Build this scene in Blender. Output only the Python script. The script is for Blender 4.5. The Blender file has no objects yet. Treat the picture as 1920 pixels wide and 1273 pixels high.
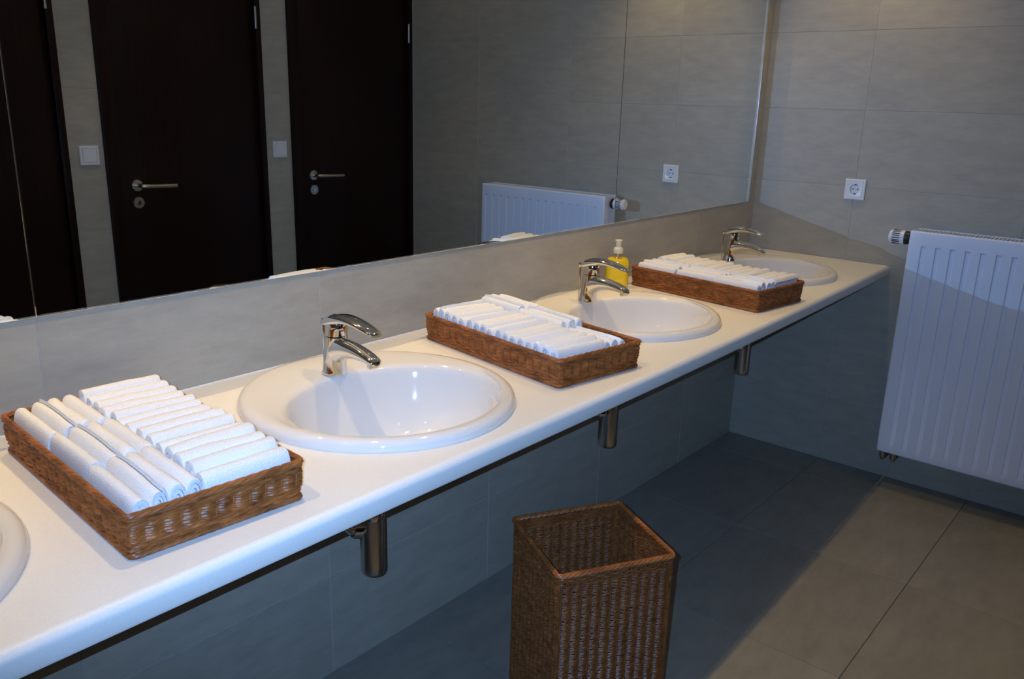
import bpy, bmesh, math, random
from math import sin, cos, pi, radians, atan2, hypot
from mathutils import Vector, Matrix
random.seed(7)
S = bpy.context.scene
C = S.collection

# ---------------------------------------------------------------- camera
CAM = Vector((-3.5248, -1.5704, 1.4869))
RIGHT = Vector((0.645599, -0.763194, 0.027135)); UP = Vector((0.193178, 0.197583, 0.961064)); FWD = Vector((0.738840, 0.615220, -0.274992))
cd = bpy.data.cameras.new('camera'); cd.sensor_width = 36.0; cd.lens = 1563.347 / 1920 * 36
cd.clip_start = 0.02; cd.clip_end = 50
cam = bpy.data.objects.new('camera', cd); C.objects.link(cam)
M = Matrix((RIGHT, UP, -FWD)).transposed().to_4x4(); M.translation = CAM
cam.matrix_world = M
S.camera = cam

# ---------------------------------------------------------------- world, exposure
w = bpy.data.worlds.new('world'); S.world = w; w.use_nodes = True
w.node_tree.nodes['Background'].inputs[0].default_value = (0, 0, 0, 1)
w.node_tree.nodes['Background'].inputs[1].default_value = 0.0
S.view_settings.view_transform = 'Standard'; S.view_settings.look = 'None'
S.view_settings.gamma = 1.0; S.view_settings.use_curve_mapping = False
S.view_settings.exposure = 0.0
S.cycles.caustics_reflective = True        # light off the big mirror onto the walls
S.cycles.caustics_refractive = False; S.cycles.sample_clamp_indirect = 3.0
S.cycles.max_bounces = 10; S.cycles.diffuse_bounces = 5; S.cycles.glossy_bounces = 6
S.cycles.transparent_max_bounces = 12; S.cycles.transmission_bounces = 8

# ---------------------------------------------------------------- lights
# The camera's flash and a row of warm ceiling spots. A small lamp's bounce off a
# mirror cannot be sampled by the renderer, so each lamp also stands at its mirror
# image behind the wall mirror and shines out through the mirror's slightly
# transmissive coating: the same light, in the same place, as the real reflection.
MIRROR_T = 0.10
FLASH_W, SPOT_W = 124.0, 25.5
FLASH_COL, SPOT_COL = (0.29, 0.53, 1.0), (1.0, 0.69, 0.30)
def spot(name, loc, aim, watts, col, angle, blend, radius):
    d = bpy.data.lights.new(name, 'SPOT'); d.energy = watts; d.color = col
    d.spot_size = radians(angle); d.spot_blend = blend; d.shadow_soft_size = radius
    o = bpy.data.objects.new(name, d); C.objects.link(o)
    o.location = loc; o.rotation_euler = Vector(aim).to_track_quat('-Z', 'Y').to_euler()
    return o
fl = CAM + UP * 0.014 - RIGHT * 0.030
spot('camera_flash', fl, FWD, FLASH_W, FLASH_COL, 92, 1.0, 0.0)
spot('camera_flash_image', (fl.x, -fl.y, fl.z), (FWD.x, -FWD.y, FWD.z), FLASH_W * .88 / MIRROR_T, FLASH_COL, 92, 1.0, 0.0)
SPOT_Y, SPOT_Z = -0.43, 2.47
SPOT_X = [-0.31, -1.30, -1.96, -2.70, -3.40]
for sx in SPOT_X:
    spot('spot_lamp', (sx, SPOT_Y, SPOT_Z), (0, 0, -1), SPOT_W * (.5 if sx > -.5 else 1), SPOT_COL, 98 if sx > -.5 else 74, 0.7, 0.0)
    spot('spot_lamp_image', (sx, -SPOT_Y, SPOT_Z), (0, 0, -1), SPOT_W * (.5 if sx > -.5 else 1) * .88 / MIRROR_T, SPOT_COL, 98 if sx > -.5 else 74, 0.7, 0.0)

for sx in (-.5, -1.75, -3.0):          # added fill spots near the doors, to brighten the reflected walls
    spot('spot_lamp', (sx, -1.72, SPOT_Z), (0, 0, -1), 7.0 if sx > -1 else 11.0, (1.0, .80, .52), 66, 0.8, 0.0)

# ---------------------------------------------------------------- helpers
def tag(o, label=None, cat=None, group=None, kind=None):
    if label: o['label'] = label
    if cat: o['category'] = cat
    if group: o['group'] = group
    if kind: o['kind'] = kind
    return o
def obj(name, bm, mat, parent=None, angle=35, loc=None, recalc=True):
    if recalc: bmesh.ops.recalc_face_normals(bm, faces=bm.faces[:])
    me = bpy.data.meshes.new(name); bm.to_mesh(me); bm.free()
    me.materials.append(mat)
    if angle:
        me.shade_smooth(); me.set_sharp_from_angle(angle=radians(angle))
    o = bpy.data.objects.new(name, me); C.objects.link(o)
    if parent: o.parent = parent
    if loc: o.location = loc
    return o
def inst(src, name, parent=None, loc=None, rot=None):
    o = bpy.data.objects.new(name, src if isinstance(src, bpy.types.Mesh) else src.data); C.objects.link(o)
    if parent: o.parent = parent
    if loc: o.location = loc
    if rot: o.rotation_euler = rot
    return o
def thing(name, label, cat, loc=(0, 0, 0), rotz=0, group=None, kind=None):
    o = bpy.data.objects.new(name, None); C.objects.link(o)
    o.empty_display_size = .05
    o.location = loc; o.rotation_euler = (0, 0, rotz)
    return tag(o, label, cat, group, kind)
def copy_tree(o, parent=None):
    c = o.copy(); C.objects.link(c)
    if parent: c.parent = parent
    for ch in list(o.children): copy_tree(ch, c)
    return c
def box(bm, x0, x1, y0, y1, z0, z1, bevel=0):
    vs = [bm.verts.new(p) for p in ((x0,y0,z0),(x1,y0,z0),(x1,y1,z0),(x0,y1,z0),(x0,y0,z1),(x1,y0,z1),(x1,y1,z1),(x0,y1,z1))]
    fs = [bm.faces.new([vs[i] for i in f]) for f in ((3,2,1,0),(4,5,6,7),(0,1,5,4),(1,2,6,5),(2,3,7,6),(3,0,4,7))]
    if bevel:
        es = list({e for f in fs for e in f.edges})
        bmesh.ops.bevel(bm, geom=es, offset=bevel, segments=2, affect='EDGES', profile=.5)
def loft(bm, rings, cap0=True, cap1=True, closed=True):
    rows = [[bm.verts.new(p) for p in r] for r in rings]
    n = len(rows[0])
    for a, b in zip(rows, rows[1:]):
        for i in range(n if closed else n - 1):
            j = (i + 1) % n
            bm.faces.new((a[i], a[j], b[j], b[i]))
    if cap0: bm.faces.new(rows[0][::-1])
    if cap1: bm.faces.new(rows[-1])
    return rows
def ring(c, ax, ay, n, a=1, b=1, e=1.0):
    c = Vector(c); ax = Vector(ax); ay = Vector(ay); r = []
    for i in range(n):
        t = 2 * pi * i / n
        u = math.copysign(abs(cos(t)) ** e, cos(t)); v = math.copysign(abs(sin(t)) ** e, sin(t))
        r.append(c + ax * (a * u) + ay * (b * v))
    return r
def hring(x, y, z, a, b, n=32, e=1.0): return ring((x, y, z), (1, 0, 0), (0, 1, 0), n, a, b, e)
def lathe(bm, prof, n=32, cx=0, cy=0, cap0=True, cap1=True):
    loft(bm, [hring(cx, cy, z, r, r, n) for r, z in prof], cap0, cap1)
def tube(bm, pts, r, n=8, closed=False, flat=1.0, upv=(0, 0, 1)):
    pts = [Vector(p) for p in pts]; rings = []; N = len(pts)
    for i, p in enumerate(pts):
        t = (pts[(i + 1) % N] - pts[i - 1]) if closed else (pts[min(i + 1, N - 1)] - pts[max(i - 1, 0)])
        t.normalize(); u = Vector(upv); s = t.cross(u)
        if s.length < 1e-4: s = t.cross(Vector((1, 0, 0)))
        s.normalize(); u = s.cross(t)
        rr = r[i] if isinstance(r, (list, tuple)) else r
        rings.append(ring(p, s, u, n, rr * flat, rr))
    if closed: rings.append(rings[0])
    rows = [[bm.verts.new(q) for q in rg] for rg in (rings[:-1] if closed else rings)]
    if closed: rows.append(rows[0])
    for a, b in zip(rows, rows[1:]):
        for i in range(n):
            j = (i + 1) % n; bm.faces.new((a[i], a[j], b[j], b[i]))
    if not closed:
        bm.faces.new(rows[0][::-1]); bm.faces.new(rows[-1])
B = bmesh.new

# ---------------------------------------------------------------- materials
def mat(name, col, rough=.5, metal=0, spec=.5, coat=0, **kw):
    m = bpy.data.materials.new(name); m.use_nodes = True
    b = m.node_tree.nodes['Principled BSDF']
    b.inputs['Base Color'].default_value = (*col, 1); b.inputs['Roughness'].default_value = rough
    b.inputs['Metallic'].default_value = metal; b.inputs['Specular IOR Level'].default_value = spec
    if coat: b.inputs['Coat Weight'].default_value = coat; b.inputs['Coat Roughness'].default_value = .05
    for k, v in kw.items(): b.inputs[k.replace('_', ' ')].default_value = v
    return m
def nd(m, t, **kw):
    n = m.node_tree.nodes.new(t)
    for k, v in kw.items():
        if k in n.inputs.keys(): n.inputs[k].default_value = v
        else: setattr(n, k, v)
    return n
def ln(m, a, b): m.node_tree.links.new(a, b)
def mixnoise(m, c0, c1, scale, stretch=(1, 1, 1), detail=4, rough=.6, bump=0, bdist=.002, lo=.3, hi=.7, per_object=0, coord='Object'):
    """noise-varied colour, optional fine relief, optional tone change per object"""
    bs = m.node_tree.nodes['Principled BSDF']
    tc = nd(m, 'ShaderNodeTexCoord'); mp = nd(m, 'ShaderNodeMapping'); mp.inputs['Scale'].default_value = stretch
    oi = nd(m, 'ShaderNodeObjectInfo')
    ml = nd(m, 'ShaderNodeMath', operation='MULTIPLY'); ml.inputs[1].default_value = 37.0
    ln(m, oi.outputs['Random'], ml.inputs[0]); ln(m, ml.outputs[0], mp.inputs['Location'])
    ln(m, tc.outputs[coord], mp.inputs['Vector'])
    nz = nd(m, 'ShaderNodeTexNoise'); nz.inputs['Scale'].default_value = scale; nz.inputs['Detail'].default_value = detail; nz.inputs['Roughness'].default_value = rough
    ln(m, mp.outputs[0], nz.inputs['Vector'])
    cr = nd(m, 'ShaderNodeValToRGB'); cr.color_ramp.elements[0].position = lo; cr.color_ramp.elements[1].position = hi
    cr.color_ramp.elements[0].color = (*c0, 1); cr.color_ramp.elements[1].color = (*c1, 1)
    ln(m, nz.outputs['Fac'], cr.inputs[0])
    out = cr.outputs[0]
    if per_object:
        hs = nd(m, 'ShaderNodeHueSaturation')
        mr = nd(m, 'ShaderNodeMapRange'); mr.inputs['To Min'].default_value = 1 - per_object; mr.inputs['To Max'].default_value = 1 + per_object
        ln(m, oi.outputs['Random'], mr.inputs['Value']); ln(m, mr.outputs[0], hs.inputs['Value'])
        ln(m, out, hs.inputs['Color']); out = hs.outputs[0]
    ln(m, out, bs.inputs['Base Color'])
    if bump:
        bp = nd(m, 'ShaderNodeBump'); bp.inputs['Strength'].default_value = bump; bp.inputs['Distance'].default_value = bdist
        ln(m, nz.outputs['Fac'], bp.inputs['Height']); ln(m, bp.outputs[0], bs.inputs['Normal'])
    return m
WALLTILE = mixnoise(mat('wall_tile_stone', (.4, .38, .33), .42, spec=.35), (.36, .33, .268), (.45, .415, .335), 9, (1, 1, 3.2), 8, .7, .05, .002, per_object=.035)
FLOORTILE = mixnoise(mat('floor_tile_stone', (.3, .28, .23), .45, spec=.35), (.20, .19, .16), (.27, .255, .215), 7, (1, 2.6, 1), 8, .7, .06, .002, per_object=.05)
GROUT = mat('grout', (.44, .42, .385), .9, spec=.1)
GROUT_DARK = mat('floor_grout', (.07, .065, .055), .9, spec=.1)
PLASTER = mat('ceiling_paint', (.82, .81, .78), .8, spec=.2)
COUNTER = mixnoise(mat('white_laminate', (.8, .78, .74), .38, spec=.4), (.77, .745, .69), (.83, .805, .75), 420, detail=2, bump=.03, bdist=.0005)
CERAMIC = mat('glazed_ceramic', (.745, .72, .68), .05, spec=.6)
CHROME = mat('chrome', (.80, .79, .77), .06, 1.0)
STEEL = mat('brushed_steel', (.62, .58, .50), .28, 1.0)
TOWEL = mixnoise(mat('terry_cloth', (.85, .85, .85), .95, spec=.05), (.80, .80, .80), (.88, .88, .88), 620, detail=3, bump=.55, bdist=.0012, Sheen=0) if False else \
        mixnoise(mat('terry_cloth', (.85, .85, .85), .95, spec=.05), (.79, .785, .775), (.87, .865, .855), 420, detail=3, bump=.8, bdist=.002)
WICKER = mixnoise(mat('brown_wicker', (.3, .13, .05), .40, spec=.28), (.12, .036, .009), (.42, .142, .036), 26, (1, 1, 3), 5, .65, .25, .0012, .3, .7)
WICKERB = mixnoise(mat('dark_wicker', (.2, .09, .04), .38, spec=.28), (.095, .030, .008), (.26, .090, .026), 24, (1, 1, 3), 5, .65, .2, .001, .3, .7)
WENGE = mixnoise(mat('dark_stained_wood', (.02, .008, .006), .34, spec=.22), (.0085, .0026, .0016), (.017, .0052, .0032), 6, (14, 14, .7), 6, .6, .05, .001)
WHITEMETAL = mat('white_enamel', (.74, .79, .90), .30, spec=.45)
WHITEPLASTIC = mat('white_plastic', (.80, .80, .80), .25, spec=.5)
BLACKPLASTIC = mat('black_plastic', (.012, .012, .014), .4)
BRASS = mat('brass', (.55, .42, .18), .3, 1.0)
DARKGAP = mat('dark_recess', (.02, .02, .022), .7)
CREAM = mat('cream_plastic', (.72, .66, .46), .35, spec=.5)
LIQUID = mat('yellow_soap', (.97, .67, .02), .15, spec=.5)
LIQUID.node_tree.nodes['Principled BSDF'].inputs['IOR'].default_value = 1.36
def thin_clear(name, tint, gloss):
    m = bpy.data.materials.new(name); m.use_nodes = True; nt = m.node_tree; nt.nodes.remove(nt.nodes['Principled BSDF'])
    t = nd(m, 'ShaderNodeBsdfTransparent'); t.inputs[0].default_value = (*tint, 1)
    g = nd(m, 'ShaderNodeBsdfGlossy'); g.inputs['Roughness'].default_value = .05
    fr = nd(m, 'ShaderNodeValue'); fr.outputs[0].default_value = gloss
    mx = nd(m, 'ShaderNodeMixShader'); ln(m, fr.outputs[0], mx.inputs[0]); ln(m, t.outputs[0], mx.inputs[1]); ln(m, g.outputs[0], mx.inputs[2])
    ln(m, mx.outputs[0], nt.nodes['Material Output'].inputs[0]); return m
CLEAR = thin_clear('clear_plastic', (.98, .97, .90), .06)
BACKCOAT = thin_clear('mirror_back_coat', (1, 1, 1), 0.0)
def mirror_mat():
    m = bpy.data.materials.new('mirror_silver'); m.use_nodes = True; nt = m.node_tree; nt.nodes.remove(nt.nodes['Principled BSDF'])
    t = nd(m, 'ShaderNodeBsdfTransparent')
    g = nd(m, 'ShaderNodeBsdfGlossy'); g.inputs['Roughness'].default_value = 0.0; g.inputs[0].default_value = (.96, .985, .97, 1)
    mx = nd(m, 'ShaderNodeMixShader'); mx.inputs[0].default_value = 1 - MIRROR_T
    ln(m, t.outputs[0], mx.inputs[1]); ln(m, g.outputs[0], mx.inputs[2]); ln(m, mx.outputs[0], nt.nodes['Material Output'].inputs[0]); return m
MIRROR = mirror_mat()
MIRROREDGE = mat('ground_glass_edge', (.05, .065, .06), .22, spec=.6)
LAMPGLOW = bpy.data.materials.new('lamp_glow'); LAMPGLOW.use_nodes = True
_b = LAMPGLOW.node_tree.nodes['Principled BSDF']; _b.inputs['Emission Color'].default_value = (1, .82, .58, 1); _b.inputs['Emission Strength'].default_value = 40

# ---------------------------------------------------------------- room
ZC = 0.8887                       # top of the counter, level with a tile joint
TH = 0.3; GAP = .0020
XL, YF, ZT = -5.2, -2.1735, 2.5
ZM, MX0, MX1, ZMT = 1.0932, -0.058, -4.32, 2.3
tile_cache = {}
def tile(parent, mt, axis, a0, a1, b0, b1, face, thick=.008):
    """one tile as its own piece; axis is the face normal's axis, face the plane of the visible side"""
    a0 += GAP / 2; a1 -= GAP / 2; b0 += GAP / 2; b1 -= GAP / 2
    wa, wb = round(a1 - a0, 4), round(b1 - b0, 4)
    key = (axis, wa, wb, mt.name, thick > 0)
    if key not in tile_cache:
        bm = B(); h, k = wa / 2, wb / 2; c = .0008; t = thick
        def P(a, b, d): return {'x': (d, a, b), 'y': (a, d, b), 'z': (a, b, d)}[axis]
        s = 1 if t > 0 else -1
        rings = [[P(-h, -k, t), P(h, -k, t), P(h, k, t), P(-h, k, t)],
                 [P(-h, -k, s * c), P(h, -k, s * c), P(h, k, s * c), P(-h, k, s * c)],
                 [P(-h + c, -k + c, 0), P(h - c, -k + c, 0), P(h - c, k - c, 0), P(-h + c, k - c, 0)]]
        loft(bm, rings)
        bmesh.ops.recalc_face_normals(bm, faces=bm.faces[:])
        me = bpy.data.meshes.new('tile'); bm.to_mesh(me); bm.free(); me.materials.append(mt); tile_cache[key] = me
    a, b = (a0 + a1) / 2, (b0 + b1) / 2
    inst(tile_cache[key], 'tile', parent, {'x': (face, a, b), 'y': (a, face, b), 'z': (a, b, face)}[axis])
def rows_z(z0, z1):
    k = math.floor((z0 - ZC) / TH + 1e-6); out = []
    while ZC + k * TH < z1 - 1e-6:
        a, b = max(z0, ZC + k * TH), min(z1, ZC + (k + 1) * TH)
        if b - a > .004: out.append((a, b))
        k += 1
    return out
def cuts(lo, hi, joints):
    e = [lo] + sorted(j for j in joints if lo + .004 < j < hi - .004) + [hi]
    return list(zip(e, e[1:]))

# floor
bm = B(); box(bm, XL, 0, YF, 0, -.1, -.0025)
floor = tag(obj('floor', bm, GROUT_DARK, angle=0), 'floor of large grey-brown stone tiles with dark joints', 'floor', kind='structure')
fx = [-.2180 - .6135 * k for k in range(9)]; fy = [-.437 - .598 * k for k in range(4)]
for a in cuts(XL, 0, fx):
    for b in cuts(YF, 0, fy): tile(floor, FLOORTILE, 'z', *a, *b, 0, thick=-.01)
# ceiling
bm = B(); box(bm, XL, .1, YF - .1, .02, ZT, ZT + .1)
tag(obj('ceiling', bm, PLASTER, angle=0), 'plain white ceiling with recessed spots, above the view', 'ceiling', kind='structure')
# wall with the mirror; left open behind the mirror so the image lamps shine through
bm = B()
e_, q_ = .0024, .06               # thin lip added behind mirror's rim to stop light leaks, thick wall set back
for y0, y1, m in ((.0012, .002, -e_), (.002, .024, q_)):
    box(bm, XL, 0, y0, y1, -.1, ZM - m); box(bm, min(MX0 + m, -.004), 0, y0, y1, ZM - m, ZMT + m)
    box(bm, XL, 0, y0, y1, ZMT + m, ZT); box(bm, XL, MX1 - m, y0, y1, ZM - m, ZMT + m)
wb = tag(obj('wall_back', bm, GROUT, angle=0), 'beige stone-tiled wall that carries the mirror and the counter', 'wall', kind='structure')
xj = [-.4968 - .6177 * k for k in range(9)]
for z0, z1 in rows_z(0, ZM):
    for a in cuts(XL, 0, xj): tile(wb, WALLTILE, 'y', *a, z0, z1, 0)
for z0, z1 in rows_z(ZM, ZMT):
    tile(wb, WALLTILE, 'y', MX0, 0, z0, z1, 0); tile(wb, WALLTILE, 'y', XL, MX1, z0, z1, 0)
for z0, z1 in rows_z(ZMT, ZT):
    for a in cuts(XL, 0, xj): tile(wb, WALLTILE, 'y', *a, z0, z1, 0)
# end wall
bm = B(); box(bm, .0012, .1, YF - .1, .024, -.1, ZT)
wr = tag(obj('wall_right', bm, GROUT, angle=0), 'beige stone-tiled end wall behind the radiator', 'wall', kind='structure')
for z0, z1 in rows_z(0, ZT):
    for b in cuts(YF, 0, [-.4265, -1.0435, -1.661]): tile(wr, WALLTILE, 'x', *b, z0, z1, 0)
# far left wall (out of view) closes the room
bm = B(); box(bm, XL - .1, XL, YF - .1, .024, -.1, ZT)
tag(obj('wall_left', bm, WALLTILE, angle=0), 'plain beige wall closing the room behind the camera side', 'wall', kind='structure')
# door wall, seen in the mirror
DOORS = [(-.0247, -.871), (-1.0287, -1.8384), (-1.990, -2.815)]
DH = 2.12
bm = B()
edges = [0] + [v for d in DOORS for v in d] + [XL]
for i in range(0, len(edges), 2):
    if edges[i] - edges[i + 1] > .002: box(bm, edges[i + 1], edges[i], YF - .1, YF - .0012, -.1, DH)
box(bm, XL, 0, YF - .1, YF - .0012, DH, ZT); box(bm, XL, 0, YF - .1, YF - .085, -.1, DH)
wf = tag(obj('wall_front', bm, GROUT, angle=0), 'beige tiled wall with three dark doors, seen in the mirror', 'wall', kind='structure')
for i in range(0, len(edges), 2):
    hi, lo = edges[i], edges[i + 1]
    if hi - lo < .004: continue
    for z0, z1 in rows_z(0, DH):
        for a in cuts(lo, hi, [-3.43, -4.04, -4.66]): tile(wf, WALLTILE, 'y', *a, z0, z1, YF, thick=-.008)
for z0, z1 in rows_z(DH, ZT):
    for a in cuts(XL, 0, [-.6, -1.2, -1.8, -2.4, -3, -3.6, -4.2]): tile(wf, WALLTILE, 'y', *a, z0, z1, YF, thick=-.008)

def make_door(n, x1, x0, label):
    d = thing('door_%d' % n, label, 'door', (x0, YF, 0), kind='structure')
    wdt = x1 - x0; jl, jr = .063, .03
    bm = B(); box(bm, 0, jl, -.07, .016, 0, DH, .003); obj('frame_post', bm, WENGE, d)
    bm = B(); box(bm, wdt - jr, wdt, -.07, .016, 0, DH, .003); obj('frame_post', bm, WENGE, d)
    bm = B(); box(bm, jl, wdt - jr, -.07, .016, DH - .06, DH, .003); obj('frame_head', bm, WENGE, d)
    bm = B(); box(bm, jl + .002, wdt - jr - .002, -.05, -.006, .008, DH - .062, .002); leaf = obj('leaf', bm, WENGE, d)
    hx = jl + .07
    bm = B(); loft(bm, [ring((hx, y, 1.075), (1, 0, 0), (0, 0, 1), 28, r, r) for y, r in ((-.006, .0265), (-.001, .0265), (.003, .025))]); rose = obj('handle_rose', bm, STEEL, leaf)
    bm = B(); tube(bm, [(hx, .0, 1.075), (hx, .03, 1.075), (hx + .004, .044, 1.075), (hx + .016, .051, 1.0745), (hx + .05, .052, 1.0735), (hx + .16, .052, 1.070)], [.009, .009, .0095, .0095, .0095, .0095], 12)
    obj('handle', bm, STEEL, leaf)
    bm = B(); loft(bm, [ring((hx, y, .998), (1, 0, 0), (0, 0, 1), 28, r, r) for y, r in ((-.006, .0265), (-.001, .0265), (.003, .025))]); obj('lock_rose', bm, STEEL, leaf)
    bm = B(); loft(bm, [ring((hx, y, .998), (1, 0, 0), (0, 0, 1), 16, r, r * 1.5) for y, r in ((.002, .008), (.008, .007))]); obj('lock_barrel', bm, CHROME, leaf)
    for hz in (.25, 1.84):
        bm = B(); tube(bm, [(wdt - jr + .004, .012, hz - .05), (wdt - jr + .004, .012, hz + .05)], .007, 12); obj('hinge', bm, STEEL, d)
    return d
make_door(1, *DOORS[0], 'dark wenge door next to the end wall, seen in the mirror')
make_door(2, *DOORS[1], 'dark wenge door in the middle between the two light switches, seen in the mirror')
make_door(3, *DOORS[2], 'dark wenge door at the mirror seam, mostly cut off by the photo edge')

# ---------------------------------------------------------------- mirror panels
seams = [MX0, -1.1145, -2.9676, MX1]
mlabels = ['mirror panel beside the tiled corner, reflecting the wall socket', 'wide mirror panel in the middle, reflecting two dark doors and the radiator', 'mirror panel beyond the second seam, reflecting a dark door edge']
for i in range(3):
    x1, x0 = seams[i] - .00002, seams[i + 1] + .00002
    t = thing('wall_mirror', mlabels[i], 'mirror', ((x0 + x1) / 2, 0, ZM), group='mirror panels above the counter')
    h = (x1 - x0) / 2; H = ZMT - ZM; f, bk, c = -.004, .0010, .0013
    def q(y, m): return [(-h + m, y, m), (h - m, y, m), (h - m, y, H - m), (-h + m, y, H - m)]
    bm = B(); vs = [bm.verts.new(p) for p in q(f, c)]; bm.faces.new(vs); o = obj('mirror_face', bm, MIRROR, t, angle=0, recalc=False)
    bm = B(); loft(bm, [q(f + c * .7, 0), q(f, c)], False, False); obj('bevelled_edge', bm, MIRROR, t, angle=0)
    seam_sides = {0: (3,), 1: (1, 3), 2: (1,)}[i]
    for nm, mt_, sides in (('glass_rim', MIRROREDGE, [k for k in range(4) if k not in seam_sides]), ('seam_rim', BACKCOAT, seam_sides)):
        a_, b_ = q(bk, 0), q(f + c * .7, 0)
        for k in sides:
            bm = B(); bm.faces.new([bm.verts.new(p) for p in (a_[k], a_[(k + 1) % 4], b_[(k + 1) % 4], b_[k])])
            obj(nm, bm, mt_, t, angle=0)

# ---------------------------------------------------------------- countertop with basin openings
BASINS = [(-3.425, -.33, .285), (-2.452, -.325, .285), (-1.49, -.30, .280), (-.51, -.28, .280)]
BA = .277
def D(x): return .606 + .046 * sin(pi / 2 * min(1, max(0, -x / 2.2)))
XC0 = -4.3
ct = thing('countertop', 'long white counter slab with rounded front edge under the mirror', 'countertop', (0, 0, ZC))
bm = B()
FR = .014; TK = .040
def prof(x):
    d = D(x); pts = []
    for k in range(7):
        a = pi / 2 * k / 6; pts.append((x, -(d - FR) - FR * sin(a), -FR + FR * cos(a)))
    pts += [(x, -d, -TK + .006), (x, -d + .002, -TK + .0015), (x, -d + .006, -TK)]
    return pts
xs = [XC0 + (0 - .0006 - XC0) * i / 60 for i in range(61)]
loft(bm, [prof(x) for x in xs], False, False, closed=False)
# plates with elliptical holes
segs = []; e = XC0
for cx, cy, b in BASINS:
    segs += [(e, cx - .32, None), (cx - .32, cx + .32, (cx, cy, b))]; e = cx + .32
segs.append((e, -.0006, None))
for zz, yo in ((0, FR), (-TK, .006)):
    for x0, x1, hole in segs:
        n = 10
        fr = [(x0 + (x1 - x0) * i / n, -(D(x0 + (x1 - x0) * i / n) - yo)) for i in range(n + 1)]
        poly = [(x0, -.0006)] + fr + [(x1, -.0006)]
        if not hole:
            bm.faces.new([bm.verts.new((x, y, zz)) for x, y in poly])
        else:
            cx, cy, b = hole; ha, hb = BA - .03, b - .03; inner, outer = [], []
            K = 72
            for k in range(K):
                t = 2 * pi * k / K; dx, dy = cos(t), sin(t); best = 9
                for (ax, ay), (bx, by) in zip(poly, poly[1:] + poly[:1]):
                    ex, ey = bx - ax, by - ay; den = dx * ey - dy * ex
                    if abs(den) < 1e-9: continue
                    s = ((ax - cx) * ey - (ay - cy) * ex) / den; u = ((ax - cx) * dy - (ay - cy) * dx) / den
                    if s > 0 and -1e-6 <= u <= 1 + 1e-6: best = min(best, s)
                outer.append(bm.verts.new((cx + dx * best, cy + dy * best, zz)))
                rr = 1 / math.sqrt((dx / ha) ** 2 + (dy / hb) ** 2)
                inner.append(bm.verts.new((cx + dx * rr, cy + dy * rr, zz)))
            for k in range(K):
                j = (k + 1) % K; bm.faces.new((outer[k], outer[j], inner[j], inner[k]))
            for px, py in ((x0, -.0006), (x1, -.0006), fr[0], fr[-1]):   # corner fillers
                c = min(range(K), key=lambda k: hypot(outer[k].co.x - px, outer[k].co.y - py))
                nb = [k for k in ((c - 1) % K, (c + 1) % K)]
                for k in nb:
                    if (Vector((px, py, zz)) - outer[c].co).length > 1e-4 and abs((outer[k].co - outer[c].co).cross(Vector((px, py, zz)) - outer[c].co).z) > 1e-7:
                        try: bm.faces.new((outer[c], outer[k], bm.verts.new((px, py, zz))))
                        except ValueError: pass
bmesh.ops.recalc_face_normals(bm, faces=bm.faces[:])
for f in bm.faces:
    cz = f.calc_center_median().z
    if abs(f.normal.z) > .9:
        if (cz > -.02 and f.normal.z < 0) or (cz < -.02 and f.normal.z > 0): f.normal_flip()
    elif f.normal.y > 0: f.normal_flip()
obj('slab', bm, COUNTER, ct, angle=40, recalc=False)
bm = B(); tube(bm, [(XC0, -.002, .0008), (-.001, -.002, .0008)], .0021, 8); obj('sealant_bead', bm, COUNTER, ct)
# ---------------------------------------------------------------- basins
def make_basin(cx, cy, b, label):
    t = thing('washbasin', label, 'basin', (cx, cy, ZC), group='oval basins set into the counter')
    a = BA; by = -.055; N = 96
    dc = .030                      # the drain lies towards the wall, under the spout
    R = [(0, a - .004, b - .004, -.004), (0, a, b, .001), (0, a + .0005, b + .0005, .009), (0, a - .003, b - .003, .0160), (0, a - .010, b - .010, .0208), (0, a - .020, b - .020, .0222),
         (by * .35, a - .034, b - .045, .0210), (by * .85, .237, .203, .0176), (by, .230, .196, .0158), (by, .2255, .1915, .0110), (by, .222, .188, .002),
         (by, .216, .182, -.018), (by * .97, .207, .172, -.045), (by * .88, .192, .156, -.075), (by * .65, .168, .131, -.103), (by * .25, .130, .095, -.124), (dc - .012, .085, .062, -.135), (dc, .045, .040, -.139), (dc, .024, .024, -.142)]
    bm = B()
    loft(bm, [hring(0, f, z, aa, bb, N) for f, aa, bb, z in R], False, False)
    lo = [(dc, .024, .024, -.146), (dc - .01, .09, .068, -.143), (by * .25, .136, .101, -.132), (by * .65, .174, .137, -.110), (by * .88, .2, .164, -.08), (by * .97, .216, .180, -.045), (by * .6, .226, .196, -.012), (0, a - .034, b - .034, -.0045)]
    loft(bm, [hring(0, f, z, aa, bb, N) for f, aa, bb, z in lo], False, False)
    for f in bm.faces: f.smooth = True
    obj('bowl', bm, CERAMIC, t, angle=60)
    by = dc
    bm = B(); lathe(bm, [(.030, -.1392), (.030, -.1375), (.026, -.1362), (.022, -.1395)], 32, 0, by); dr = obj('drain_ring', bm, CHROME, t)
    bm = B(); lathe(bm, [(.019, -.1395), (.019, -.1345), (.017, -.1325), (.006, -.1315)], 32, 0, by); obj('drain_plug', bm, CHROME, dr)
    return t
BL = ['white oval basin at the photo edge, mostly cut off', 'white oval basin before the middle tray, seen whole with its tap', 'white oval basin between the middle tray and the soap bottle', 'white oval basin in the corner by the tiled end wall']
for (cx, cy, b), l in zip(BASINS, BL): make_basin(cx, cy, b, l)

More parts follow.
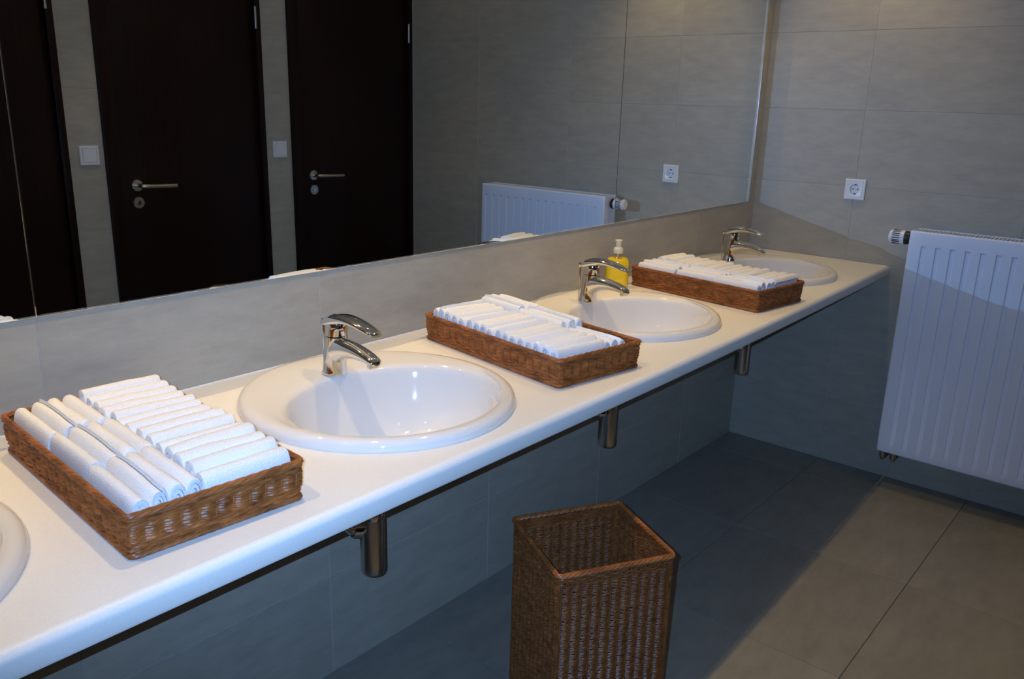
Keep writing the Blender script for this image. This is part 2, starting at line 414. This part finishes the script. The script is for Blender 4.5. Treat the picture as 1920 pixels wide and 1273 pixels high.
# ---------------------------------------------------------------- mixer taps
def make_tap(label):
    t = thing('mixer_tap', label, 'tap', group='chrome mixer taps on the basins')
    X, Y, Z = (1, 0, 0), (0, 1, 0), (0, 0, 1)
    bm = B()
    loft(bm, [hring(0, y, z, a, b, 32, .95) for y, z, a, b in ((0, 0, .027, .0275), (0, .003, .027, .0275), (-.001, .006, .0255, .026), (-.002, .03, .0238, .0245), (-.004, .055, .0228, .024), (-.006, .075, .0222, .0235), (-.007, .083, .0218, .023))])
    obj('body', bm, CHROME, t)
    bm = B()
    loft(bm, [ring((0, y, z), X, (0, s, 1), 28, a, b, .9) for y, z, a, b, s in ((-.002, .048, .0228, .036, 0), (-.026, .058, .0220, .0265, .2), (-.048, .0625, .0202, .0200, .15), (-.075, .0630, .0188, .0165, .15), (-.102, .0598, .0174, .0136, .25), (-.124, .0555, .0162, .0112, .3), (-.136, .0522, .0140, .0085, .3), (-.141, .0505, .008, .0045, .3))])
    sp = obj('spout', bm, CHROME, t)
    bm = B(); loft(bm, [ring((0, -.124 - .3 * (.054 - z), z), X, (0, 1, -.3), 24, r, r) for z, r in ((.052, .0118), (.040, .0118), (.0385, .0108), (.0395, .008))]); obj('aerator', bm, CHROME, sp)
    bm = B()
    loft(bm, [hring(0, y, z, a, b, 32) for y, z, a, b in ((-.007, .0845, .0205, .0215), (-.007, .086, .0218, .0228), (-.008, .1, .0212, .0225), (-.010, .111, .020, .0215), (-.011, .117, .017, .018))])
    cp = obj('cartridge_cap', bm, CHROME, t)
    bm = B()
    loft(bm, [ring((0, y, z), X, (0, s, 1), 28, a, b, .8) for y, z, a, b, s in ((.026, .108, .010, .003, 0), (.020, .1105, .0185, .0075, 0), (.004, .117, .0225, .0125, 0), (-.02, .1235, .0235, .0125, .1), (-.045, .1270, .0225, .0098, .1), (-.07, .1265, .0208, .0080, .15), (-.098, .1220, .0188, .0070, .25), (-.122, .1155, .0168, .0058, .3), (-.132, .1122, .0140, .0042, .3), (-.136, .1108, .009, .002, .3))])
    lv = obj('lever', bm, CHROME, t)
    bm = B(); box(bm, -.0045, .0045, -.0305, -.0295, .097, .1005); r = obj('temperature_mark', bm, mat('red_mark', (.35, .05, .01), .4) if 'red_mark' not in bpy.data.materials else bpy.data.materials['red_mark'], cp)
    bm = B(); tube(bm, [(0, .034, 0), (0, .034, .105)], .0024, 10); pr = obj('pop_up_rod', bm, CHROME, t)
    bm = B(); lathe(bm, [(.0028, .1), (.0055, .104), (.0062, .110), (.0045, .114), (.0015, .1148)], 16, 0, .034); obj('rod_knob', bm, CHROME, pr)
    return t
TL = ['chrome lever tap on the cut-off basin', 'chrome lever tap on the basin before the middle tray', 'chrome lever tap standing in front of the soap bottle', 'chrome lever tap in the corner by the end wall, behind the towels']
TY = [-.175, -.172, -.165, -.15]
tap = make_tap(TL[0])
for i, ((cx, cy, b), l) in enumerate(zip(BASINS, TL)):
    o = tap if i == 0 else copy_tree(tap)
    o['label'] = l; o.location = (cx + .006, TY[i], ZC + .0206)

# ---------------------------------------------------------------- bottle traps under the counter
def make_trap(label):
    t = thing('bottle_trap', label, 'trap', group='chrome bottle traps under the counter')
    bm = B(); lathe(bm, [(.0155, -.02), (.0155, .070), (.030, .076), (.030, .096)], 24); obj('tail_pipe', bm, CHROME, t)
    bm = B(); lathe(bm, [(.015, -.004), (.0235, -.008), (.0275, -.018), (.0275, -.034), (.0262, -.037)], 32); obj('top_collar', bm, CHROME, t)
    bm = B(); lathe(bm, [(.0262, -.036), (.0268, -.045), (.0268, -.145), (.0268, -.162), (.0245, -.168), (.012, -.171)], 36); obj('cup', bm, STEEL, t)
    bm = B(); tube(bm, [(-.02, .004, -.055), (-.045, .012, -.05), (-.058, .03, -.032), (-.060, .06, -.028), (-.060, .27, -.028)], .0145, 16); op = obj('outlet_pipe', bm, CHROME, t)
    bm = B(); tube(bm, [(-.026, .006, -.056), (-.044, .012, -.052)], .0185, 20); obj('outlet_nut', bm, CHROME, op)
    bm = B(); loft(bm, [ring((-.060, y, -.028), (1, 0, 0), (0, 0, 1), 28, r, r) for y, r in ((.271, .032), (.268, .032), (.262, .018))]); obj('wall_rosette', bm, CHROME, op)
    return t
TRL = ['chrome bottle trap under the cut-off basin', 'chrome bottle trap under the basin before the middle tray', 'chrome bottle trap beside the top of the wicker bin', 'chrome bottle trap under the corner basin']
trap = make_trap(TRL[1])
TRP = [(-2.452, -.293, .641), (-1.495, -.270, .641), (-.520, -.252, .641)]
for i, pos in enumerate(TRP):
    o = trap if i == 0 else copy_tree(trap)
    o['label'] = TRL[i + 1]; o.location = pos

# ---------------------------------------------------------------- wicker
def rect_path(W, L, r, per, phase0=0):
    """closed rounded rectangle, centre at origin; returns (point, outward normal, arclength) sampler and total"""
    hx, hy = W / 2 - r, L / 2 - r
    parts = [((hx + r, -hy), (0, 1), 2 * hy, None), ((hx, hy), None, pi / 2 * r, 0), ((hx, hy + r), (-1, 0), 2 * hx, None), ((-hx, hy), None, pi / 2 * r, pi / 2),
             ((-hx - r, hy), (0, -1), 2 * hy, None), ((-hx, -hy), None, pi / 2 * r, pi), ((-hx, -hy - r), (1, 0), 2 * hx, None), ((hx, -hy), None, pi / 2 * r, 3 * pi / 2)]
    T = sum(p[2] for p in parts)
    def at(s):
        s %= T
        for o, d, l, a in parts:
            if s <= l + 1e-9:
                if a is None: return (o[0] + d[0] * s, o[1] + d[1] * s), (d[1], -d[0])
                th = a + s / r; return (o[0] + r * cos(th), o[1] + r * sin(th)), (cos(th), sin(th))
            s -= l
        return at(0)
    return at, T
def weave(bm, size_at, r_c, z0, z1, pitch, periods, amp, ro, sub=6, sides=5, jitter=.12, flip=False, rv=.6):
    """strands running round the basket; each passes outside one stake and inside the next"""
    rows = int((z1 - z0) / pitch)
    for k in range(rows):
        z = z0 + (k + .5) * pitch
        W, L = size_at(z); at, T = rect_path(W, L, r_c, 0)
        n = periods * sub; rings = []
        off = random.uniform(-jitter, jitter) * pitch; am = amp * random.uniform(.8, 1.2); ph = random.uniform(-.35, .35)
        for i in range(n):
            (x, y), (nx, ny) = at(T * i / n)
            cw = cos(2 * pi * i / sub + ph + (pi * k if flip else 0)); o = am * math.copysign(abs(cw) ** .6, cw)
            c = Vector((x + nx * o, y + ny * o, z + off + .18 * pitch * sin(i * .9 + k * 2.1))); N = Vector((nx, ny, 0))
            rings.append([c + N * (ro * cos(2 * pi * j / sides)) + Vector((0, 0, pitch * rv * sin(2 * pi * j / sides))) for j in range(sides)])
        vr = [[bm.verts.new(q) for q in rg] for rg in rings]
        for i in range(n):
            a, b = vr[i], vr[(i + 1) % n]
            for j in range(sides):
                jj = (j + 1) % sides; bm.faces.new((a[j], a[jj], b[jj], b[j]))
def stakes_bm(bm, size_at, r_c, z0, z1, count, r, off=0):
    for k in range(count):
        pts = []
        for z in (z0, (z0 + z1) / 2, z1):
            W, L = size_at(z); at, T = rect_path(W, L, r_c, 0); (x, y), (nx, ny) = at(T * (k + off) / count); pts.append((x, y, z))
        tube(bm, pts, r, 6)
def rope(bm, W, L, r_c, z, R, r, strands, turns, sub=10, flat=1.0):
    at, T = rect_path(W, L, r_c, 0)
    for s in range(strands):
        n = turns * sub; pts = []
        for i in range(n):
            (x, y), (nx, ny) = at(T * i / n); a = 2 * pi * i / sub + 2 * pi * s / strands
            pts.append((x + nx * R * cos(a), y + ny * R * cos(a), z + R * sin(a) * flat))
        tube(bm, pts, r, 6, closed=True)
TW, TLn, THt = .268, .498, .068
def make_tray(label):
    t = thing('wicker_tray', label, 'tray', group='wicker trays of rolled towels')
    sz = lambda z: (TW - .012 + .010 * z / THt, TLn - .012 + .010 * z / THt)
    bm = B(); weave(bm, sz, .006, .007, .0245, .0043, 36, .0012, .0030, 6, 5, .2, True, .76); weave(bm, sz, .006, .0232, .048, .0041, 58, .0022, .0026, 6, 5, .10, False, .76); weave(bm, sz, .006, .0465, .0625, .0044, 36, .0012, .0030, 6, 5, .2, True, .76); tag(obj('woven_side', bm, WICKER, t, angle=50), kind='stuff')
    bm = B(); stakes_bm(bm, sz, .006, .004, .062, 116, .0012); tag(obj('upright_stake', bm, WICKER, t, angle=50), kind='stuff')
    bm = B(); rope(bm, TW - .003, TLn - .003, .008, .0640, .0024, .0028, 4, 20, 14); obj('braided_rim', bm, WICKER, t, angle=50)
    bm = B(); rope(bm, TW - .008, TLn - .008, .008, .0052, .0022, .0028, 4, 26, 14); obj('base_border', bm, WICKER, t, angle=50)
    bm = B(); box(bm, -TW / 2 + .012, TW / 2 - .012, -TLn / 2 + .012, TLn / 2 - .012, .003, .007); obj('woven_base', bm, WICKER, t, angle=0)
    return t
TRAYS = [('tray beside the cut-off basin', (-2.9480, -.3300), radians(-3.3)), ('middle tray', (-1.978, -.333), radians(-8.8)), ('tray beside the soap bottle', (-1.000, -.338), radians(-7.6))]
TLAB = ['large-looking brown wicker tray of white towels beside the cut-off basin', 'brown wicker tray of white towels in the middle, between two whole basins', 'brown wicker tray of white towels beside the soap bottle']
tray = make_tray(TLAB[0])
for i, (_, (x, y), a) in enumerate(TRAYS):
    o = tray if i == 0 else copy_tree(tray)
    o['label'] = TLAB[i]; o.location = (x, y, ZC); o.rotation_euler = (0, 0, a)

# ---------------------------------------------------------------- rolled towels
def towel_mesh(w, h, L, seed, turns=3.0, e=.72):
    rnd = random.Random(seed); bm = B(); n = 22; N = int(turns * n)
    def pt(t, k):
        f = k * (.20 + .80 * t / (2 * pi * turns))
        c, s = cos(t), sin(t)
        return (w / 2 * f * math.copysign(abs(c) ** e, c), h / 2 * (.30 + .70 * f) * math.copysign(abs(s) ** e, s))
    ls = [-.5, -.49, -.46, -.3, -.1, .1, .3, .46, .49, .5]
    pitch = .8 / turns; wob = [rnd.uniform(-.05, .05) for _ in range(10)]; E_ = len(ls) - 1; shr = {0: .90, 1: .96, 2: .99, E_: .90, E_ - 1: .96, E_ - 2: .99}; vol = [1 + rnd.uniform(-.05, .05) for _ in range(10)]
    secs = []
    for li, l in enumerate(ls):
        sh = shr.get(li, 1.0)
        dx, dz = w * .5 * wob[li], h * .12 * wob[-li]
        end = 0
        outer = []; inner = []
        for i in range(N + 1):
            t = 2 * pi * turns * i / N
            o = pt(t, 1.0)
            f_in = max(.12, (.20 + .80 * t / (2 * pi * turns)) - pitch * .80) / (.20 + .80 * t / (2 * pi * turns))
            q = pt(t, f_in)
            rec = (1 - i / N) * .006 * (1 if li == 0 else -1 if li == E_ else 0)
            vv = vol[li]; zs_ = sh * (1 + (vv - 1) * .4); xs_ = sh * vv
            outer.append((o[0] * xs_ + dx, l * L + end + rec, o[1] * zs_ + dz)); inner.append((q[0] * xs_ + dx, l * L + end + rec, q[1] * zs_ + dz))
        secs.append(outer + inner[::-1])
    loft(bm, secs, False, False, closed=True)
    bm.verts.ensure_lookup_table(); m = 2 * (N + 1)
    for base in (0, (len(ls) - 1) * m):
        for i in range(N):
            bm.faces.new((bm.verts[base + i], bm.verts[base + i + 1], bm.verts[base + m - 2 - i], bm.verts[base + m - 1 - i]))
    bmesh.ops.recalc_face_normals(bm, faces=bm.faces[:])
    me = bpy.data.meshes.new('rolled_towel'); bm.to_mesh(me); bm.free(); me.materials.append(TOWEL)
    me.shade_smooth(); me.set_sharp_from_angle(angle=radians(50)); return me
HT = .080
tm = [towel_mesh(.0335, HT, .154, s, 2.6 + .3 * (s % 3), .82) for s in range(4)]
tm_wide = [towel_mesh(.0425, HT, .154, 20 + s, 2.4 + .3 * (s % 3), .74) for s in range(4)]
ORD = ['first', 'second', 'third', 'fourth', 'fifth', 'sixth', 'seventh', 'eighth', 'ninth', 'tenth', 'eleventh', 'twelfth', 'thirteenth', 'fourteenth', 'fifteenth', 'sixteenth', 'seventeenth', 'eighteenth']
TI = 0
def put_towel(ti, u, v, along, label, dz=0, meshes=tm, tilt=0, sx=1.0, sy=1.0):
    """u across the tray, v along it (from its centre); along: lies lengthwise"""
    global TI
    name, (x, y), a = TRAYS[ti]; TI += 1
    o = bpy.data.objects.new('rolled_towel', meshes[TI % len(meshes)]); C.objects.link(o)
    px = x + u * cos(a) - v * sin(a); py = y + u * sin(a) + v * cos(a)
    o.location = (px, py, ZC + .0075 + HT / 2 + dz)
    o.rotation_euler = (radians(random.uniform(-1.2, 1.2)), radians(tilt + random.uniform(-1.5, 1.5)), a + (0 if along else pi / 2) + radians(random.uniform(-.8, .8)) + (pi if random.random() < .5 else 0))
    o.scale = (sx, sy, 1)
    tag(o, label, 'towel', 'rolled white towels in the ' + name)
ROWN = ['front', 'middle', 'back']
COLN = ['touching its long rim', 'second from long rim', 'third from long rim', 'beside the crosswise towels']
for ti in (0, 2):
    nm = TRAYS[ti][0]
    for r in range(3):
        for c in range(4):
            put_towel(ti, -.1075 + .0255 * c + (.004 if r == 1 else 0) + random.uniform(-.001, .001), -.158 + .158 * r + random.uniform(-.004, .004), True, 'rolled towel in %s row of the %s, %s' % (ROWN[r], nm, COLN[c]), dz=(.002 if c == 1 else 0) - .004 * (c == 0), sx=.93)
    n = 14
    for k in range(n):
        put_towel(ti, .0525 + random.uniform(-.003, .003), .2180 - (.436) * k / (n - 1), False, 'white towel across the %s, %s from its back end' % (nm, ORD[k]), dz=random.uniform(0, .005) + (.004 if k == 0 else 0), meshes=tm_wide, tilt=0, sx=.96, sy=.90)
nm = TRAYS[1][0]; n = 17
for k in range(n):
    put_towel(1, -.046 + random.uniform(-.003, .003), .2180 - .436 * k / (n - 1), False, 'white rolled towel across the %s, %s from its back end' % (nm, ORD[k]), dz=random.uniform(-.001, .004) + (.005 if k < 3 else 0), sx=.95)
COL3 = ['beside the crosswise towels', 'in the middle column', 'at its long rim']
for r, dz in ((2, .012), (1, .009), (0, -.010)):
    for c in range(3):
        put_towel(1, .0470 + .029 * c - (.003 if r == 0 else 0), -.150 + .153 * r + (.006 if r == 0 else 0), True, 'white rolled towel lengthwise in %s row of the %s, %s' % (ROWN[r], nm, COL3[c]), dz=dz - .003 * c + random.uniform(-.002, .002), sx=.93)

# ---------------------------------------------------------------- waste bin
def make_bin():
    W, L, H = .277, .264, .58
    t = thing('wicker_bin', 'tall square dark brown wicker bin standing on the floor before the counter', 'bin', (-2.1485, -.665, 0), radians(-29))
    sz = lambda z: (W - .014, L - .014)
    bm = B(); weave(bm, sz, .006, .012, H - .03, .0043, 45, .0026, .0023, 8, 4, .12, False, .52); tag(obj('woven_side', bm, WICKERB, t, angle=50), kind='stuff')
    bm = B(); weave(bm, sz, .006, H - .034, H - .008, .0054, 30, .0012, .0030, 6, 5, .1, True); tag(obj('woven_top_band', bm, WICKERB, t, angle=50), kind='stuff')
    bm = B(); stakes_bm(bm, sz, .006, .004, H - .006, 90, .0022); tag(obj('upright_stake', bm, WICKERB, t, angle=50), kind='stuff')
    bm = B(); rope(bm, W - .010, L - .010, .008, H - .005, .0030, .0032, 4, 18, 14); obj('braided_rim', bm, WICKER, t, angle=50)
    bm = B(); rope(bm, W - .010, L - .010, .008, .0075, .0030, .0032, 4, 18, 14); obj('base_border', bm, WICKERB, t, angle=50)
    for sx in (-1, 1):
        for sy in (-1, 1):
            bm = B(); tube(bm, [(sx * (W / 2 - .0095), sy * (L / 2 - .0095), .004), (sx * (W / 2 - .0095), sy * (L / 2 - .0095), H - .006)], .0045, 8); obj('corner_post', bm, WICKERB, t)
    bm = B(); box(bm, -W / 2 + .012, W / 2 - .012, -L / 2 + .012, L / 2 - .012, .004, .012); obj('woven_base', bm, WICKERB, t, angle=0)
make_bin()

# ---------------------------------------------------------------- soap bottle
def make_soap():
    rz = atan2(-2.36, 1.5)
    t = thing('soap_bottle', 'clear pump bottle of yellow liquid soap behind a chrome tap', 'bottle', (-1.166, -.060, ZC), rz)
    a, b = .040, .027
    P = [(.90, 0), (.97, .003), (1, .008), (1, .075), (.985, .085), (.93, .094), (.80, .102), (.58, .107)]
    bm = B(); loft(bm, [hring(0, 0, z, a * f, b * f, 40, .85) for f, z in P] + [hring(0, 0, z, r, r, 40) for r, z in ((.0145, .112), (.0135, .122))], True, True); obj('bottle_shell', bm, CLEAR, t, angle=50)
    bm = B(); loft(bm, [hring(0, 0, .001 + z * .97, a * f - .0012, b * f - .0012, 40, .85) for f, z in P[:7]]); obj('liquid_soap', bm, LIQUID, t, angle=50)
    bm = B(); lathe(bm, [(.0155, .116), (.0165, .118), (.0165, .128), (.0158, .1315), (.0125, .136), (.0082, .1375)], 32); cl = obj('pump_collar', bm, CREAM, t)
    bm = B(); lathe(bm, [(.0095, .136), (.0090, .146), (.0100, .150), (.0122, .1570), (.0125, .1600), (.0110, .1612)], 28); hd = obj('pump_head', bm, CREAM, t)
    bm = B(); tube(bm, [(0, 0, .02), (0, 0, .118)], .0022, 8); obj('dip_tube', bm, CREAM, t)
make_soap()

# ---------------------------------------------------------------- radiator
def make_radiator():
    y0, y1, zb, zt = -.6995, -1.4965, .1585, 1.0560
    t = thing('radiator', 'white ribbed panel radiator hung on the tiled end wall', 'radiator', (0, y0, zb))
    Wd = y0 - y1; H = zt - zb; xf = -.143
    # front panel: pressed grooves, rounded border
    ys = [0, .004, .012]; gr = []; g0 = .0455
    k = 0
    while g0 + .0505 * k + .02 < Wd - .02:
        s = g0 + .0505 * k; gr.append((s, s + .019)); ys += [s, s + .0020, s + .0170, s + .019]; k += 1
    ys += [Wd - .012, Wd - .004, Wd]
    zs = [0, .004, .012, .036, .046, H / 2, H - .060, H - .052, H - .012, H - .004, H]
    def depth(y, z):
        d = 0
        for c, m in ((y, Wd), (z, H)):
            e = min(c, m - c)
            if e < .001: d += .0045
            elif e < .005: d += .0012
        if .0445 < z < H - .059:
            for a, b in gr:
                if a + .001 < y < b - .001: d += .0050
        return d
    bm = B(); V = [[bm.verts.new((xf + depth(y, z), -y, z)) for z in zs] for y in ys]
    for i in range(len(ys) - 1):
        for j in range(len(zs) - 1): bm.faces.new((V[i][j], V[i + 1][j], V[i + 1][j + 1], V[i][j + 1]))
    bord = [V[i][0] for i in range(len(ys))] + [V[-1][j] for j in range(1, len(zs))] + [V[i][-1] for i in range(len(ys) - 2, -1, -1)] + [V[0][j] for j in range(len(zs) - 2, 0, -1)]
    ex = [bm.verts.new((xf + .014, v.co.y, v.co.z)) for v in bord]
    for i in range(len(bord)):
        j = (i + 1) % len(bord); bm.faces.new((bord[i], bord[j], ex[j], ex[i]))
    obj('front_panel', bm, WHITEMETAL, t, angle=28)
    bm = B(); box(bm, -.052, -.040, -Wd, 0, .004, H - .004, .002); obj('rear_panel', bm, WHITEMETAL, t)
    for yy in (-.0012, -Wd + .0002):
        bm = B(); box(bm, xf + .010, -.040, yy, yy + .001, .006, H - .004); obj('side_cover', bm, WHITEMETAL, t, angle=0)
    bm = B(); box(bm, xf + .008, xf + .011, -Wd + .002, -.002, H - .006, H + .001); box(bm, -.043, -.040, -Wd + .002, -.002, H - .006, H + .001)
    n = 62
    for i in range(n):
        y = -.004 - (Wd - .008) * i / (n - 1); box(bm, xf + .011, -.043, y - .0028, y + .0028, H - .005, H - .0005)
    tag(obj('top_grille', bm, WHITEMETAL, t, angle=0))
    bm = B(); box(bm, -.128, -.056, -Wd + .004, -.004, .02, H - .03); obj('convector_core', bm, DARKGAP, t, angle=0)
    # wall brackets
    for yy in (.12, Wd - .12):
        bm = B(); box(bm, -.041, -.0006, -yy - .015, -yy + .015, .1, H - .1); obj('wall_bracket', bm, WHITEMETAL, t, angle=0)
    # thermostat head on a short brass stub
    hx, hz = -.090, 1.021 - zb
    X, Z = (1, 0, 0), (0, 0, 1)
    bm = B(); loft(bm, [ring((hx, y, hz), X, Z, 16, r, r) for y, r in ((-.01, .010), (.014, .010))]); v = obj('valve_stub', bm, BRASS, t)
    bm = B(); loft(bm, [ring((hx, y, hz), X, Z, 24, r, r) for y, r in ((.010, .016), (.012, .0245), (.026, .0265), (.029, .025))]); obj('valve_collar', bm, BLACKPLASTIC, v)
    bm = B(); NN = 72; rings = []
    for y, r in ((.027, .024), (.030, .0265), (.036, .0272), (.075, .0262), (.083, .0245), (.086, .020)):
        rings.append([Vector((hx, y, hz)) + (Vector(X) * cos(2 * pi * i / NN) + Vector(Z) * sin(2 * pi * i / NN)) * (r - (.0024 if (i // 2) % 3 == 0 and .033 < y < .08 else 0)) for i in range(NN)])
    loft(bm, rings); obj('thermostat_head', bm, WHITEPLASTIC, v, angle=25)
    bm = B()
    for i in range(20):
        a = 2 * pi * i / 20; ux, uz = cos(a), sin(a); tx, tz = -uz, ux
        q = [(hx + ux * rr + tx * s_, y, hz + uz * rr + tz * s_) for y in (.044, .072) for rr in (.0245, .0272) for s_ in (-.0015, .0015)]
        vs = [bm.verts.new(p) for p in q]
        for f in ((0, 1, 3, 2), (4, 6, 7, 5), (0, 4, 5, 1), (2, 3, 7, 6), (0, 2, 6, 4), (1, 5, 7, 3)): bm.faces.new([vs[k] for k in f])
    obj('cooling_slots', bm, DARKGAP, v, angle=0)
    # lower connection block
    bm = B(); box(bm, -.115, -.065, -.062, -.010, -.012, .002, .002)
    vb = obj('valve_block', bm, BLACKPLASTIC, t)
    for yy in (-.014, -.055):
        bm = B(); lathe(bm, [(.010, -.040), (.012, -.036), (.012, -.012), (.009, -.008)], 18, -.09, yy); obj('pipe_nut', bm, STEEL, vb)
        bm = B(); tube(bm, [(-.09, yy, -.034), (-.085, yy, -.048), (-.06, yy, -.052), (-.0006, yy, -.052)], .0075, 12); obj('connecting_pipe', bm, STEEL, vb)
make_radiator()

# ---------------------------------------------------------------- wall socket and switches
def make_socket():
    t = thing('power_socket', 'white square wall socket on the tiled end wall above the counter', 'socket', (0, -.4295, 1.1795))
    h = .0405
    def sq(x, m, r=.004):
        return [(x, y, z) for y, z in ((-m, -m), (m, -m), (m, m), (-m, m))]
    bm = B(); loft(bm, [sq(-.0002, h), sq(-.006, h), sq(-.0085, h - .002), sq(-.0085, h - .009), sq(-.0072, h - .0098), sq(-.0072, h - .0105)], True, False); obj('cover_frame', bm, WHITEPLASTIC, t, angle=30)
    # insert plate with round recess
    m = h - .0106; N = 48; bm = B()
    out = []
    for i in range(N):
        a = 2 * pi * i / N; k = 1 / max(abs(cos(a)), abs(sin(a))); out.append((-.0092, m * cos(a) * k, m * sin(a) * k))
    R = lambda x, r: [(x, r * cos(2 * pi * i / N), r * sin(2 * pi * i / N)) for i in range(N)]
    sk = [(-.006, p[1], p[2]) for p in out]
    loft(bm, [sk, out, R(-.0092, .0225), R(-.0086, .0205), R(-.0006, .0195), R(-.0006, .012), R(-.0006, .0005)], False, True); ins = obj('socket_insert', bm, WHITEPLASTIC, t, angle=30)
    for yy in (-.0095, .0095):
        bm = B(); loft(bm, [ring((x, yy, 0), (0, 1, 0), (0, 0, 1), 14, .0028, .0028) for x in (-.0005, -.0012)]); obj('pin_hole', bm, DARKGAP, ins)
    bm = B(); loft(bm, [ring((x, 0, 0), (0, 1, 0), (0, 0, 1), 14, .0022, .0022) for x in (-.0005, -.0014)]); obj('centre_screw', bm, STEEL, ins)
    for zz in (-.0178, .0178):
        bm = B(); box(bm, -.0075, -.0008, -.0035, .0035, zz - .0016, zz + .0016); obj('earth_clip', bm, DARKGAP, ins, angle=0)
make_socket()
def make_switch(label):
    t = thing('light_switch', label, 'switch', group='white rocker switches between the doors')
    h = .0405
    def sq(y, m): return [(x, y, z) for x, z in ((-m, -m), (m, -m), (m, m), (-m, m))]
    bm = B(); loft(bm, [sq(.0002, h), sq(.006, h), sq(.0085, h - .002), sq(.0085, h - .010), sq(.005, h - .0105), sq(.005, .001)], True, True); obj('cover_frame', bm, WHITEPLASTIC, t, angle=30)
    m = h - .0118
    bm = B(); loft(bm, [sq(.005, m), sq(.009, m), [(x, .0098 + .0012 * (z > 0), z) for x, z in ((-m + .001, -m + .001), (m - .001, -m + .001), (m - .001, m - .001), (-m + .001, m - .001))]], False, True); obj('rocker', bm, WHITEPLASTIC, t, angle=30)
    return t
sw = make_switch('white light switch between the middle door and the end door, seen in the mirror')
sw.location = (-.946, YF, 1.2165)
s2 = copy_tree(sw); s2['label'] = 'white light switch on the wider-looking wall strip before the middle door, seen in the mirror'; s2.location = (-1.904, YF, 1.2135)

# ---------------------------------------------------------------- recessed ceiling spots (out of view, seen only as glints) and the added door-side row
def make_spot(label):
    t = thing('ceiling_spot', label, 'lamp', group='recessed ceiling spots over the counter')
    bm = B(); lathe(bm, [(.034, 0), (.045, -.001), (.046, -.004), (.040, -.007), (.034, -.006)], 32, cap0=False, cap1=False); obj('trim_ring', bm, CHROME, t)
    bm = B(); lathe(bm, [(.0335, -.0005), (.0335, -.004)], 28); obj('lamp', bm, LAMPGLOW, t)
    return t
sp0 = make_spot('recessed ceiling spot over the counter, above the view')
for sx, l in ((-.5, 'added ceiling fill spot before the end door, unseen'), (-1.75, 'added ceiling fill spot before the middle door, unseen'), (-3.0, 'added ceiling fill spot before the cut-off door, unseen')):  # fixtures made up to go with the added fill spots
    o = copy_tree(sp0); o.location = (sx, -1.72, ZT); o['label'] = l
for i, sx in enumerate(SPOT_X):
    o = sp0 if i == 0 else copy_tree(sp0)
    o.location = (sx, SPOT_Y, ZT); o['label'] = ['recessed ceiling spot over the corner basin', 'recessed ceiling spot over the soap bottle', 'recessed ceiling spot over the middle tray', 'recessed ceiling spot over the basin before the middle tray', 'recessed ceiling spot over the cut-off basin'][i]
